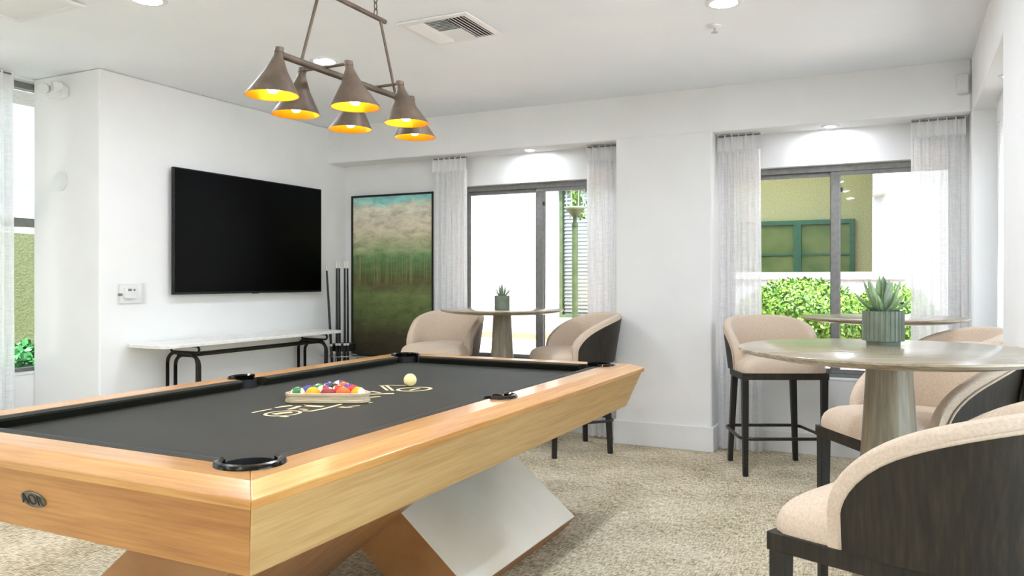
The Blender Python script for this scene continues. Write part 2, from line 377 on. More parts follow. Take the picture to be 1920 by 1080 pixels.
wcount = [0]
def window(axis, a0, a1, plane, z0, z1, inward, label, slide=True, rail=None):
    """sliding window in a wall: outer frame, two sashes, panes, ledge. inward = sign towards the room"""
    wcount[0] += 1; nm = 'window_%d' % wcount[0]
    t = thing(nm, label, 'window'); t['kind'] = 'structure'
    def bb(a, b, p, q, z, w):
        p, q = min(p, q), max(p, q)
        return box(a, b, p, q, z, w) if axis == 'x' else box(p, q, a, b, z, w)
    P = lambda d: plane - inward * d          # d metres outward from the wall face
    fo = .042; d0, d1 = .07, .14
    b = bm_()
    for (a, bb_, z, w) in ((a0, a1, z1 - fo, z1), (a0, a1, z0, z0 + fo), (a0, a0 + fo, z0 + fo, z1 - fo), (a1 - fo, a1, z0 + fo, z1 - fo)):
        q = bb(a, bb_, P(d0), P(d1), z, w); me = bpy.data.meshes.new('q'); q.to_mesh(me); b.from_mesh(me); q.free(); bpy.data.meshes.remove(me)
    obj('frame', b, 'window_bronze', t, bevel=.003)
    if rail:
        obj('sash_rail', bb(a0 + fo, a1 - fo, P(.085), P(.125), rail - .03, rail + .03), 'window_bronze', t, bevel=.003)
        obj('pane', bb(a0 + fo, a1 - fo, P(.112), P(.117), z0 + fo, rail - .03), 'window_glass', t)
        obj('pane', bb(a0 + fo, a1 - fo, P(.112), P(.117), rail + .03, z1 - fo), 'window_glass', t)
    else:
        m = (a0 + a1) / 2; s = .03
        for k, (p, q, dd) in enumerate(((a0 + fo, m + .03, .12), (m - .03, a1 - fo, .09))):
            b = bm_()
            for (a, c, z, w) in ((p, q, z1 - fo - s, z1 - fo), (p, q, z0 + fo, z0 + fo + s), (p, p + (s if k == 0 else .06), z0 + fo + s, z1 - fo - s), (q - (.06 if k == 0 else s), q, z0 + fo + s, z1 - fo - s)):
                r_ = bb(a, c, P(dd - .012), P(dd + .012), z, w); me = bpy.data.meshes.new('q'); r_.to_mesh(me); b.from_mesh(me); r_.free(); bpy.data.meshes.remove(me)
            sa = obj('sash', b, 'window_bronze', t, bevel=.003)
            obj('pane', bb(p + s, q - s, P(dd - .003), P(dd + .003), z0 + fo + s, z1 - fo - s), 'window_glass', sa)
        obj('latch', bb(m + .035, m + .05, P(.06), P(.08), z1 - .19, z1 - .16), 'black_plastic', t)
    obj('sill_ledge', bb(a0, a1, P(0.001), P(.069), z0 + .001, z0 + .018), 'white_trim', t, bevel=.004)
    return t
window('x', *W1, YB, SILL, HEAD, -1, 'sliding window behind the far round table with the gravel bed outside')
window('x', *W2, YB, SILL, HEAD, -1, 'sliding window between the column and the right corner with hedges outside')
window('y', LW[0][0], LW[0][1], XP, .58, 2.58, 1, 'tall window beside the pier at the left edge', rail=1.62)
window('y', LW[1][0], LW[1][1], XP, .60, 2.42, 1, 'tall left window added beyond the view for light, middle one', rail=1.62)  # unseen left windows put in for the daylight they bring
window('y', LW[2][0], LW[2][1], XP, .60, 2.42, 1, 'tall left window added beyond the view for light, farthest back', rail=1.62)
window('y', 4.12, 5.42, XRB, SILL, HEAD, -1, 'window in the right recess behind the pier')
window('y', .2, 2.8, XN, .35, 2.15, -1, 'right window added beyond the view for light, beside the near table')  # unseen, enlarged to light the pool-table leg and rails
window('y', -2.4, -.4, XN, SILL, HEAD, -1, 'right window added beyond the view for light, behind the viewer')  # unseen, put in for more daylight from the right

# ------------------------------------------------------------------ pool table
PX, PY = -1.934, 2.545
A, B, ZR = .756, 1.353, .80
RWD, NOSE, ZB = .15, .05, .763
ZL, ZLB, RIDGE = .780, .758, .058           # outer lip top and underside, width of the sloping outer facet
pt = thing('pool_table', 'light maple pool table with charcoal cloth and crossed slab legs', 'pool table', (PX, PY, 0))
ix, iy = A - RWD, B - RWD                      # inner edge of the wood
cpx, cpy, cr = ix - .03, iy - .03, .066        # corner pocket
spx, sr = ix + .012, .054                      # side pocket
def corner_cut(sx, sy, n=8):
    """arc points of the corner pocket from the side-rail edge to the end-rail edge, first quadrant angles"""
    a0 = -math.degrees(math.acos((ix - cpx) / cr)); a1 = 90 - a0
    return [(sx * x, sy * y) for x, y in arc(cpx, cpy, cr, a0, a1, n)]
def side_cut(sx, n=8):
    a = math.degrees(math.acos((ix - spx) / sr)); return [(sx * x, y) for x, y in arc(spx, 0, sr, -a, a, n)]
def rail(o0, o1, r0, r1, inner):
    """o: outer corners, r: ridge corners, inner: wood edge from o1's end back to o0's end; flat top, outer facet sloping down"""
    b = bm_(); V = lambda p, z: b.verts.new((p[0], p[1], z))
    tr0, tr1, to0, to1, bo0, bo1 = V(r0, ZR), V(r1, ZR), V(o0, ZL), V(o1, ZL), V(o0, ZLB), V(o1, ZLB)
    ti = [V(p, ZR) for p in inner]; bi = [V(p, ZLB) for p in inner]
    b.faces.new([tr0, tr1] + ti); b.faces.new([tr0, to0, to1, tr1]); b.faces.new([to0, bo0, bo1, to1]); b.faces.new(([bo0, bo1] + bi)[::-1])
    for k in range(len(ti) - 1): b.faces.new((ti[k], ti[k + 1], bi[k + 1], bi[k]))
    b.faces.new((tr1, to1, bo1, bi[0], ti[0])); b.faces.new((tr0, ti[-1], bi[-1], bo0, to0)); return b
Q = lambda x, y, d=0: (x - math.copysign(d, x), y - math.copysign(d, y))
for sx in (1, -1):
    c1 = corner_cut(sx, 1); c0 = corner_cut(sx, -1); h = len(c1) // 2
    inner = c1[:h + 1][::-1] + side_cut(sx)[::-1] + c0[:h + 1]
    obj('side_rail', rail(Q(sx * A, -B), Q(sx * A, B), Q(sx * A, -B, RIDGE), Q(sx * A, B, RIDGE), inner), 'maple_y', pt, bevel=.003)
for sy in (1, -1):
    c1 = corner_cut(1, sy); c0 = corner_cut(-1, sy); h = len(c1) // 2
    obj('end_rail', rail(Q(-A, sy * B), Q(A, sy * B), Q(-A, sy * B, RIDGE), Q(A, sy * B, RIDGE), c1[h:] + c0[h:][::-1]), 'maple_x', pt, bevel=.003)
# bed
poly = []
for sx, sy in ((1, -1), (1, 1), (-1, 1), (-1, -1)):
    c = corner_cut(sx, sy, 8)
    inner = [(sx * x, sy * y) for x, y in arc(cpx, cpy, cr, -40, -230, 8)]
    if sx * sy > 0: inner = [(sx * x, sy * y) for x, y in arc(cpx, cpy, cr, -40, -230, 8)]
    else: inner = inner[::-1]
    if (sx, sy) == (1, 1):
        poly += [(spx + sr * math.cos(R(a)), sr * math.sin(R(a))) for a in (250, 210, 180, 150, 110)]
    if (sx, sy) == (-1, -1):
        poly += [(-spx - sr * math.cos(R(a)), -sr * math.sin(R(a))) for a in (250, 210, 180, 150, 110)]
    poly += inner
cloth = obj('cloth_bed', prism(bm_(), poly, .74, ZB), 'felt', pt)
# cushions
def cushion(a, b, c, d):
    """a,b wood line ends; c,d nose line ends (a next to c)"""
    def sec(w, q):
        w, q = Vector((*w, 0)), Vector((*q, 0)); m = w.lerp(q, .55)
        return [(w.x, w.y, .7985), (m.x, m.y, .801), (q.x, q.y, .796), (q.x, q.y, .789), (w.lerp(q, .6).x, w.lerp(q, .6).y, ZB), (w.x, w.y, ZB)]
    return loft(bm_(), [sec(a, c), sec(b, d)])
nx_, ny_ = ix - NOSE, iy - NOSE
for sx in (1, -1):
    for sy in (1, -1):
        obj('cushion', cushion((sx * ix, sy * .056), (sx * ix, sy * (iy - .088)), (sx * nx_, sy * .072), (sx * nx_, sy * (iy - .135))), 'felt', pt)
for sy in (1, -1):
    obj('cushion', cushion((-(ix - .088), sy * iy), (ix - .088, sy * iy), (-(ix - .135), sy * ny_), (ix - .135, sy * ny_)), 'felt', pt)
# pockets
def casting(cx, cy, r, a_mid, span):
    rings = []
    n = 20
    for i in range(n + 1):
        a = R(a_mid - span + 2 * span * i / n); u = (math.cos(a), math.sin(a))
        e = min(1, min(i, n - i) / 3 + .35)
        rings.append([(cx + u[0] * q, cy + u[1] * q, z) for q, z in ((r - .004, .785), (r - .004, .806), (r + .004, .8115), (r + .013 * e, .8095), (r + .018 * e, .8005), (r + .018 * e, .7985))])
    return loft(bm_(), rings)
def liner(cx, cy, r): return lathe(bm_(), [(r - .001, .798), (r - .001, .70), (r - .012, .66), (0, .65), (0, .645), (r - .006, .652), (r + .004, .70), (r + .004, .776)], 20, cx, cy)
for sx in (1, -1):
    for sy in (1, -1):
        p = obj('pocket_casting', casting(sx * cpx, sy * cpy, cr, math.degrees(math.atan2(sy, sx)), 118), 'pocket_metal', pt, smooth=40)
        obj('pocket_liner', liner(sx * cpx, sy * cpy, cr), 'pocket_black', p, smooth=40)
    p = obj('pocket_casting', casting(sx * spx, 0, sr, 0 if sx > 0 else 180, 92), 'pocket_metal', pt, smooth=40)
    obj('pocket_liner', liner(sx * spx, 0, sr), 'pocket_black', p, smooth=40)
# tapered apron
ZAB = .594
BX, BYN, BYF, TI, TH_ = .062, .058, .10, .010, .025
def ap_pt(sx, sy, bottom, inner):
    i = TH_ if inner else 0
    x = A - (BX if bottom else TI) - i; y = B - ((BYF if sy > 0 else BYN) if bottom else TI) - i
    return (sx * x, sy * y, ZAB if bottom else ZLB)
def apron(p, q): return hexa(bm_(), [ap_pt(*p, 1, 0), ap_pt(*q, 1, 0), ap_pt(*q, 1, 1), ap_pt(*p, 1, 1)], [ap_pt(*p, 0, 0), ap_pt(*q, 0, 0), ap_pt(*q, 0, 1), ap_pt(*p, 0, 1)])
for p_, q_, m_ in (((1, -1), (1, 1), 'maple_panel_y'), ((-1, 1), (-1, -1), 'maple_panel_y'), ((-1, -1), (1, -1), 'maple_panel_x'), ((1, 1), (-1, 1), 'maple_panel_x')):
    obj('apron_panel', apron(p_, q_), m_, pt, bevel=.0025)
obj('underframe', box(-A + .12, A - .12, -B + .13, B - .13, .605, .63), 'slate_dark', pt)
leg_poly = [(-.15, .606), (.503, .0714), (.445, 0), (.191, 0), (-.539, .606)]
pm('edge_veneer_shade', S(164, 112, 64), S(184, 132, 82), 5, .4, stretch=(1, 4, 1), detail=5)
for lp__, a0_, a1_ in ((leg_poly, .001, 1.04), ([(-x, z) for x, z in leg_poly][::-1], -1.04, -.001)):
    o = obj('slab_leg', prism(bm_(), lp__, a0_, a1_, 1), 'maple_burl', pt, bevel=.004); o.data.materials.append(MATS['edge_veneer_shade'])   # brown ends mix veneer and shade, brown undersides are shade put into colour
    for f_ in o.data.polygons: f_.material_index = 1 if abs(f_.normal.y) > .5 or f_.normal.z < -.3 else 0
# maker's plate on the near end
tl = math.atan2(BYN - TI, ZLB - ZAB); yf_ = -B + TI + (BYN - TI) * (ZLB - .683) / (ZLB - ZAB)
MP = Matrix.Translation((.008, yf_, .683)) @ Matrix.Rotation(R(90) + tl, 4, 'X')
pl = lathe(bm_(), [(0, -.001), (.048, -.001), (.048, .003), (.045, .005), (0, .005)], 32); pl.transform(MP @ Matrix.Diagonal((1, .46, 1, 1)))
plate = obj('maker_plate', pl, 'brass_plate', pt, smooth=40)
obj('plate_lettering', text_bm('AOR', .040, .0006, MP @ Matrix.Translation((0, 0, .0055))), 'plate_dark', plate)
# gold print on the cloth (strokes read off the photograph, laid on the bed)
def gp(cx, cy):
    p = on_z(460 + cx / 4.8, 660 + cy / 4.8, ZB); return Vector((p.x - PX, p.y - PY, ZB + .0006))
def stroke(pts, w):
    bmp_ = bm_()
    pts = [gp(*p) for p in pts]; L, Rr = [], []
    for i, p in enumerate(pts):
        t = (pts[min(i + 1, len(pts) - 1)] - pts[max(i - 1, 0)]).normalized(); s = Vector((-t.y, t.x, 0)) * w / 2; L.append(bmp_.verts.new(p + s)); Rr.append(bmp_.verts.new(p - s))
    for i in range(len(pts) - 1): bmp_.faces.new((L[i], L[i + 1], Rr[i + 1], Rr[i]))
    obj('gold_letter_stroke', bmp_, 'gold_print', cloth)
def oval(cx, cy, rx, ry, sk, w):
    bmp_ = bm_()
    c0 = gp(cx, cy); ex = gp(cx + rx, cy - sk) - c0; ey = gp(cx, cy + ry) - c0
    out = [c0 + ex * math.cos(i * math.pi / 16) + ey * math.sin(i * math.pi / 16) for i in range(32)]
    vi = [bmp_.verts.new(c0 + (p - c0) * (1 + w)) for p in out]; vo = [bmp_.verts.new(c0 + (p - c0) * (1 - w)) for p in out]
    for i in range(32): bmp_.faces.new((vi[i], vi[(i + 1) % 32], vo[(i + 1) % 32], vo[i]))
    obj('gold_letter_ring', bmp_, 'gold_print', cloth)
oval(338, 553, 158, 22, 10, .10); oval(1522, 335, 148, 17, 6, .11)
for pts, w in (([(255, 562), (330, 550), (420, 543)], .03), ([(320, 578), (380, 584)], .02), ([(62, 548), (120, 535), (235, 514)], .011), ([(270, 503), (330, 493)], .016),
               ([(330, 493), (420, 482)], .022), ([(385, 517), (430, 508), (480, 490), (545, 478)], .02), ([(490, 514), (560, 520)], .016), ([(505, 480), (600, 487), (700, 492)], .03),
               ([(515, 530), (590, 533), (690, 515), (790, 490), (860, 470)], .016), ([(850, 495), (900, 500), (960, 495)], .022), ([(960, 490), (1030, 482)], .014),
               ([(1030, 356), (1056, 350)], .01), ([(1060, 385), (1200, 378), (1338, 374)], .02), ([(1080, 366), (1145, 356), (1215, 367)], .016), ([(1120, 410), (1215, 400)], .016), ([(1110, 458), (1145, 452)], .012),
               ([(1200, 304), (1300, 301), (1450, 302)], .012), ([(1228, 308), (1280, 347)], .012), ([(1272, 304), (1330, 348)], .012), ([(1480, 345), (1570, 326)], .014)):
    stroke(pts, w)

# ------------------------------------------------------------------ balls and rack
BR = .0286
def ball(name, label, mat, x, y, rot, group):
    o = obj(name, sphere(bm_(), BR, u=24, v=14), mat, smooth=True); o.location = (x, y, ZB + BR); o.rotation_euler = rot
    return tag(o, label, 'ball', group)
c = on_z(769, 725, ZB); ball('cue_ball', 'cream white cue ball alone on the cloth', 'cue_ball', c.x, c.y, (0, 0, 0), 'pool balls')
e1, e2 = on_z(529, 757, ZB), on_z(690, 757, ZB)
ux = (e2 - e1); ux.z = 0; ux.normalize(); uy = Vector((-ux.y, ux.x, 0)); mid = (e1 + e2) / 2; mid.z = 0
TH = .014
cen0 = mid + uy * (TH + .004 + BR)          # middle ball of the near row
cols = dict(yellow=S(250, 172, 16), blue=S(40, 62, 140), red=S(214, 30, 24), purple=S(92, 44, 120), orange=S(240, 92, 20), green=S(20, 120, 60), maroon=S(140, 26, 40), black=S(16, 16, 22))
rows = [[('green', 1), ('yellow', 0), ('maroon', 0), ('orange', 0), ('yellow', 1)], [('blue', 0), ('maroon', 1), ('red', 1), ('red', 0)], [('green', 0), ('black', 0), ('purple', 0)], [('blue', 1), ('orange', 1)], [('purple', 1)]]
rb = random.Random(11)
rown = ['in the near row of the rack', 'in the second row of the rack', 'in the middle row of the rack', 'in the fourth row of the rack', 'at the far tip of the rack']
for i, row in enumerate(rows):
    for j, (cn, st) in enumerate(row):
        p = cen0 + ux * ((j - (len(row) - 1) / 2) * 2 * BR * 1.002) + uy * (i * 2 * BR * .868)
        mn = 'ball_%s_%s' % (cn, 'striped' if st else 'solid')
        if mn not in MATS: ball_mat(mn, cols[cn], st)
        ball('pool_ball', '%s %s pool ball %s' % ('white and ' + cn + ' striped' if st else 'solid ' + cn, 'numbered', rown[i]), mn, p.x, p.y, (0, R(90 + rb.uniform(-25, 25)), math.atan2(ux.y, ux.x) + rb.uniform(-.5, .5)) if st else (rb.uniform(0, 6), rb.uniform(0, 6), rb.uniform(0, 6)), 'pool balls')
rk = thing('ball_rack', 'wooden triangle ball rack around the coloured balls', 'rack', (0, 0, ZB))
rc = cen0 + uy * (2 * 2 * BR * .868 - 2 * BR * .868 * .667)   # centroid of the balls
def tri(r_in, n=5):
    """rounded triangle: ball-centre triangle grown by r_in"""
    s = 4 * 2 * BR * 1.002; hgt = 4 * 2 * BR * .868; P = [cen0 - ux * s / 2, cen0 + ux * s / 2, cen0 + uy * hgt]; out = []
    for k, a0 in enumerate((150, 270, 30)):
        a0 = [150, -90, 30][k]
        for q in range(n + 1):
            a = R(a0 + 120 * q / n); out.append(P[k] + (ux * math.cos(a) + uy * math.sin(a)) * r_in)
    return out
inn, outr = tri(BR + .003), tri(BR + .003 + TH)
def rack_ring(z0, z1, grow=0):
    b = bm_(); i_, o_ = inn, [rc_ + (p - rc_) for p, rc_ in ((p, rc) for p in (tri(BR + .003 + TH - grow)))]
    rings = [[(i_[k].x, i_[k].y, z0), (o_[k].x, o_[k].y, z0), (o_[k].x, o_[k].y, z1), (i_[k].x, i_[k].y, z1)] for k in range(len(i_))]
    return loft(b, rings, closed_u=True)
obj('rack_frame', rack_ring(.0012, .012), 'rack_wood', rk, bevel=.002); obj('rack_groove', rack_ring(.012, .026, .003), 'rack_wood', rk); obj('rack_frame', rack_ring(.026, .037), 'rack_wood', rk, bevel=.002)

# ------------------------------------------------------------------ pendant lamp over the pool table
LS, LC = 1.030, 2.49
ch = thing('pendant_lamp', 'bronze six-cone billiard chandelier hanging over the pool table', 'lamp', (PX, LC, 0))
ZBAR = 2.006
ybar0, ybar1 = 2.035 * LS - LC, 2.815 * LS - LC
obj('main_bar', tube(bm_(), [(0, ybar0, ZBAR), (0, ybar1, ZBAR)], .0125, 12), 'bronze', ch, smooth=40)
ub0, ub1, ZU = 2.20 * LS - LC, 2.635 * LS - LC, 2.301
obj('upper_bar', tube(bm_(), [(0, ub0, ZU), (0, ub1, ZU)], .0095, 12), 'bronze', ch, smooth=40)
for ya, yb in ((2.136 * LS - LC, 2.235 * LS - LC), (2.71 * LS - LC, 2.60 * LS - LC)):
    obj('hanger_rod', tube(bm_(), [(0, ya, ZBAR), (0, yb, ZU)], .006, 10), 'bronze', ch, smooth=40)
def shade_at(apex, tilt_dir, lean=.20):
    """cone shade whose neck sits at apex, opening downwards and outwards"""
    prof = [(.013, .012), (.0155, .012), (.0165, -.004), (.0145, -.006), (.0165, -.02), (.040, -.075), (.0895, -.158), (.0905, -.162)]
    inner = [(.088, -.161), (.038, -.074), (.013, -.018), (.0, -.016)]
    SH = Matrix.Identity(4); SH[0][2] = -lean * tilt_dir[0]; SH[1][2] = -lean * tilt_dir[1]; M = Matrix.Translation(apex) @ SH
    b = lathe(bm_(), [(0, .012)] + prof, 36); b.transform(M); s = obj('cone_shade', b, 'bronze', ch, smooth=40)
    b = lathe(bm_(), [(.0905, -.162)] + inner, 36); b.transform(M); obj('gold_lining', b, 'shade_gold', s, smooth=40)
    b = lathe(bm_(), [(0, -.155), (.012, -.152), (.021, -.14), (.023, -.128), (.018, -.11), (.011, -.09), (.011, -.03), (0, -.03)], 20); b.transform(M); obj('bulb', b, 'bulb_glow', s, smooth=True)
for yy, d in ((ybar0 - .008, (0, -1)), (ybar1 + .008, (0, 1))): shade_at(Vector((0, yy, ZBAR + .012)), d)
for yy in (2.264 * LS - LC, 2.585 * LS - LC):
    obj('cross_arm', tube(bm_(), [(-.100, yy, ZBAR + .014), (.100, yy, ZBAR + .014)], .0055, 10), 'bronze', ch, smooth=40)
    for s in (-1, 1): shade_at(Vector((s * .110, yy, ZBAR + .012)), (s, 0))
for yc in (2.265 * LS - LC, 2.57 * LS - LC):
    cn = None; z = ZU + .004; k = 0
    while z < ZC - .05:
        pts = [(.008 * math.cos(a), 0, .017 * math.sin(a)) for a in [i * math.pi / 5 for i in range(10)]]
        m = Matrix.Translation((0, yc, z + .015)) @ Matrix.Rotation(R(90 * (k % 2)), 4, 'Z'); b = tube(bm_(), [m @ Vector(p) for p in pts], .0022, 6, True)
        obj('chain_link', b, 'bronze', ch, smooth=True); z += .027; k += 1
    obj('ceiling_canopy', lathe(bm_(), [(0, ZC), (.06, ZC), (.06, ZC - .012), (.045, ZC - .024), (.012, ZC - .03), (.008, ZC - .05), (0, ZC - .052)], 28, 0, yc), 'bronze', ch, smooth=40)

# ------------------------------------------------------------------ stools
def make_stool():
    t = thing('counter_stool', '', 'stool'); del t['category']
    ZF = .644; w, bk = .268, .285
    path = [(-w, -.125 + q) for q in (0, .003, .010, .020, .031, .034, .041, .053, .07, .095, .125)] + [(-w * math.cos(R(a)), bk * math.sin(R(a))) for a in range(6, 90, 6)] + [(0, bk)]
    path = path + [(-x, y) for x, y in path[:-1][::-1]]
    n = len(path); s = [0]
    for i in range(1, n): s.append(s[-1] + math.dist(path[i], path[i - 1]))
    L = s[-1]
    nor = []
    for i in range(n):
        a, b = path[max(i - 1, 0)], path[min(i + 1, n - 1)]; d = Vector((b[0] - a[0], b[1] - a[1])).normalized(); nor.append((-d.y, d.x))
    def top(q):
        q = min(q, L - q)
        u = min(1, max(0, q) / .48); return .74 + .245 * (1 - (1 - u) ** 1.8) ** .555
    def P(i, off, z):
        g = .35 + .65 * math.sin(math.pi * s[i] / L); off += .055 * g * (z - ZF) / .33
        return (path[i][0] + nor[i][0] * off, path[i][1] + nor[i][1] * off, z)
    rings = []
    for i in range(n):
        zt = top(s[i]); zm = (ZF + zt) / 2
        rings.append([P(i, o, z) for o, z in ((0, ZF), (0, zm), (0, zt - .016), (-.007, zt - .004), (-.024, zt), (-.041, zt - .004), (-.049, zt - .018), (-.056, zm), (-.05, ZF))])
    obj('back_upholstery', loft(bm_(), rings), 'fabric', t, smooth=50)
    # wooden outer shell, set in from the rim
    idx = [i for i in range(n) if .0305 < s[i] < L - .0305]
    def ztw(i):
        q = min(s[i], L - s[i]); return top(q - .030) - .024
    rings = []
    for i in idx:
        zt = ztw(i); rings.append([P(i, o, z) for o, z in ((.0005, ZF), (.0065, ZF), (.0065, (ZF + zt) / 2), (.0065, zt), (.0005, zt), (.0005, (ZF + zt) / 2))])
    obj('wooden_shell', loft(bm_(), rings), 'dark_oak', t, smooth=40)
    pp = [P(idx[0], .005, ZF + .004 + (ztw(idx[0]) - ZF) * k / 4) for k in range(4)] + [P(i, .005, ztw(i)) for i in idx] + [P(idx[-1], .005, ZF + .004 + (ztw(idx[-1]) - ZF) * k / 4) for k in range(3, -1, -1)]
    obj('piping', tube(bm_(), pp, .0045, 6), 'fabric_edge', t, smooth=True)
    # seat frame, legs, foot ring
    half = [(.272, -.272), (.266, -.02)] + [(.262 * math.cos(R(a)), .281 * math.sin(R(a))) for a in range(10, 90, 10)]
    fp = half + [(0, .281)] + [(-x, y) for x, y in half[::-1]]
    obj('seat_frame', prism(bm_(), fp, ZF - .042, ZF), 'dark_oak', t, bevel=.002)
    for sx in (-1, 1):
        for (x0, y0, x1, y1) in ((.248, -.248, .246, -.254), (.196, .158, .222, .178)):
            hw, hb = .0205, .0155
            b = hexa(bm_(), [(sx * x1 + a * hb, y1 + c * hb, 0) for a, c in ((-1, -1), (1, -1), (1, 1), (-1, 1))], [(sx * x0 + a * hw, y0 + c * hw, ZF - .042) for a, c in ((-1, -1), (1, -1), (1, 1), (-1, 1))])
            obj('leg', b, 'stool_leg', t, bevel=.004)
    zr, hx, yf, yr, r = .235, .272, -.27, .205, .07
    ring = [(x, y, zr) for x, y in arc(hx - r, yf + r, r, -90, 0, 5) + arc(hx - r - .02, yr - r, r, 0, 90, 5) + arc(-hx + r + .02, yr - r, r, 90, 180, 5) + arc(-hx + r, yf + r, r, 180, 270, 5)]
    obj('foot_ring', tube(bm_(), ring, .0105, 8, True), 'foot_bar', t, smooth=True)
    # cushion
    half = [(0, -.272), (.12, -.272), (.2, -.270), (.243, -.262), (.262, -.235), (.264, -.16), (.262, -.128), (.222, -.12), (.216, -.02)] + [(.214 * math.cos(R(a)), .233 * math.sin(R(a))) for a in range(10, 90, 16)] + [(0, .233)]
    outl = half + [(-x, y) for x, y in half[1:-1][::-1]]
    c0 = Vector((0, -.04)); rings = []
    for sc, z in ((1, ZF), (1.004, ZF + .016), (.995, ZF + .032), (.965, ZF + .052), (.91, ZF + .068), (.82, ZF + .082), (.66, ZF + .092), (.42, ZF + .098), (.15, ZF + .100)):
        rings.append([(c0.x + (x - c0.x) * sc, c0.y + (y - c0.y) * sc, z) for x, y in outl])
    obj('seat_cushion', loft(bm_(), rings), 'fabric', t, smooth=60)
    return t
st0 = make_stool(); used = [False]
def stool(x, y, face, label):
    o = st0 if not used[0] else copy_tree(st0); used[0] = True
    o.location = (x, y, 0); o.rotation_euler = (0, 0, math.atan2(face[0], -face[1])); return tag(o, label, 'stool', 'cream upholstered counter stools')
stool(.075, 2.04, (-.918, .395), 'cream and dark wood stool nearest the camera, its curved back towards us')
stool(.062, 3.31, (-.832, -.555), 'cream stool behind the near round table pedestal, seat turned left')
stool(-.77, 5.39, (.444, -.896), 'cream stool facing us beside the column, left of the right window')
stool(.16, 4.53, (-.93, -.37), 'cream stool half hidden behind the right pier, only its back rim showing')
stool(-3.25, 5.36, (.10, -.995), 'cream barrel stool in front of the green painting')
stool(-2.13, 5.33, (-.716, -.70), 'cream stool between the far round table and the white column')

# ------------------------------------------------------------------ round tables
def round_table(x, y, label, rz=0):
    t = thing('round_table', label, 'table', (x, y, 0), rz, 'round pedestal tables')
    obj('table_top', lathe(bm_(), [(0, 1.01), (.447, 1.01), (.4505, 1.0085), (.4505, 1.003), (.44, .995), (.36, .980), (.24, .972), (0, .970)], 96), 'grey_oak', t, smooth=30)
    obj('pedestal', lathe(bm_(), [(0, .970), (.066, .970), (.069, .90), (.086, .62), (.105, .30), (.125, .02), (.125, .018), (0, .018)], 40), 'grey_oak_post', t, smooth=40)
    obj('base_plate', lathe(bm_(), [(0, .018), (.195, .018), (.20, .014), (.20, 0), (0, 0)], 48), 'blackened_steel', t, smooth=30)
    return t
T1 = (-2.63, 5.15); T2 = (-.105, 5.07); T3 = (-.037, 2.716)
round_table(*T1, 'far round table in front of the left window, pot on top')
round_table(*T2, 'round table by the right window, seen behind the plant, top bare')
round_table(*T3, 'near round oak table at right carrying the fluted pot', R(25))

# ------------------------------------------------------------------ potted succulents
def leaf_bm(L, W, droop):
    rings = []; k = 7
    for i in range(k + 1):
        u = i / k; w = W * (math.sin(math.pi * min(.97, (u * .82 + .16))) ** .8) * (1 if u < .99 else .1); th = w * .42
        zc = math.sin(u * droop) / max(droop, .01) * L if False else 0
        a = droop * u; x = L * u * math.cos(a * .5); z = L * u * -math.sin(a * .5)
        rings.append([(x, w * .5, z + th * .5), (x, 0, z + th * .15), (x, -w * .5, z + th * .5), (x, 0, z - th * .55)])
    return loft(bm_(), rings)
def potted(x, y, z, label, fluted, leaves, rp, hp):
    t = thing('potted_succulent', label, 'plant', (x, y, z))
    if fluted:
        fl = lambda i, n: 1 + .045 * (1 if (i % 6) in (1, 2, 3) else -.4)
        obj('pot', lathe(bm_(), [(0, .014), (rp, .014), (rp, hp), (rp * .88, hp), (rp * .86, hp - .012), (0, hp - .012)], 156, rfun=fl), 'pot_green', t, smooth=25)
        obj('pot_foot', lathe(bm_(), [(0, 0), (rp * .84, 0), (rp * .86, .014), (0, .0145)], 40), 'pot_green', t, smooth=30)
    else:
        obj('pot', lathe(bm_(), [(0, 0), (rp * .94, 0), (rp, .004), (rp, hp), (rp * .88, hp), (rp * .86, hp - .012), (0, hp - .012)], 40), 'pot_green', t, smooth=30)
    obj('soil', lathe(bm_(), [(0, hp - .008), (rp * .8, hp - .009), (rp * .86, hp - .0115)], 20), 'soil', t)
    for (L, W, az, el, mt) in leaves:
        o = obj('leaf', leaf_bm(L, W, -.35), mt, t, smooth=True)
        o.location = (.012 * math.cos(R(az)), .012 * math.sin(R(az)), hp - .012); o.rotation_euler = (0, -R(el), R(az))
rr = random.Random(3)
lv = []
for k in range(7): lv.append((.100 + rr.uniform(-.01, .02), .022, k * 51 + rr.uniform(-12, 12), rr.uniform(20, 38), 'succulent'))
for k in range(8): lv.append((.118 + rr.uniform(-.01, .015), .026, k * 45 + 20 + rr.uniform(-10, 10), rr.uniform(50, 64), 'succulent' if k % 2 else 'succulent_pale'))
for k in range(7): lv.append((.118 + rr.uniform(-.01, .015), .026, k * 52 + rr.uniform(-12, 12), rr.uniform(70, 86), 'succulent' if k % 3 else 'succulent_pale'))
p = on_z(1656, 646, 1.0105); potted(p.x, p.y, 1.0102, 'green succulent in a fluted grey-green pot on the near table', True, lv, .0615, .112)
lv = []
for k in range(6): lv.append((.085 + rr.uniform(-.01, .01), .012, k * 60 + rr.uniform(-15, 15), rr.uniform(38, 52), 'succulent_pale'))
for k in range(9): lv.append((.095 + rr.uniform(-.012, .01), .012, k * 40 + rr.uniform(-12, 12), rr.uniform(58, 84), 'succulent_pale'))
p = on_z(945, 579, 1.0105); potted(T1[0] + .01, T1[1] - .02, 1.0102, 'small succulent in a plain grey pot on the far table', False, lv, .055, .100)

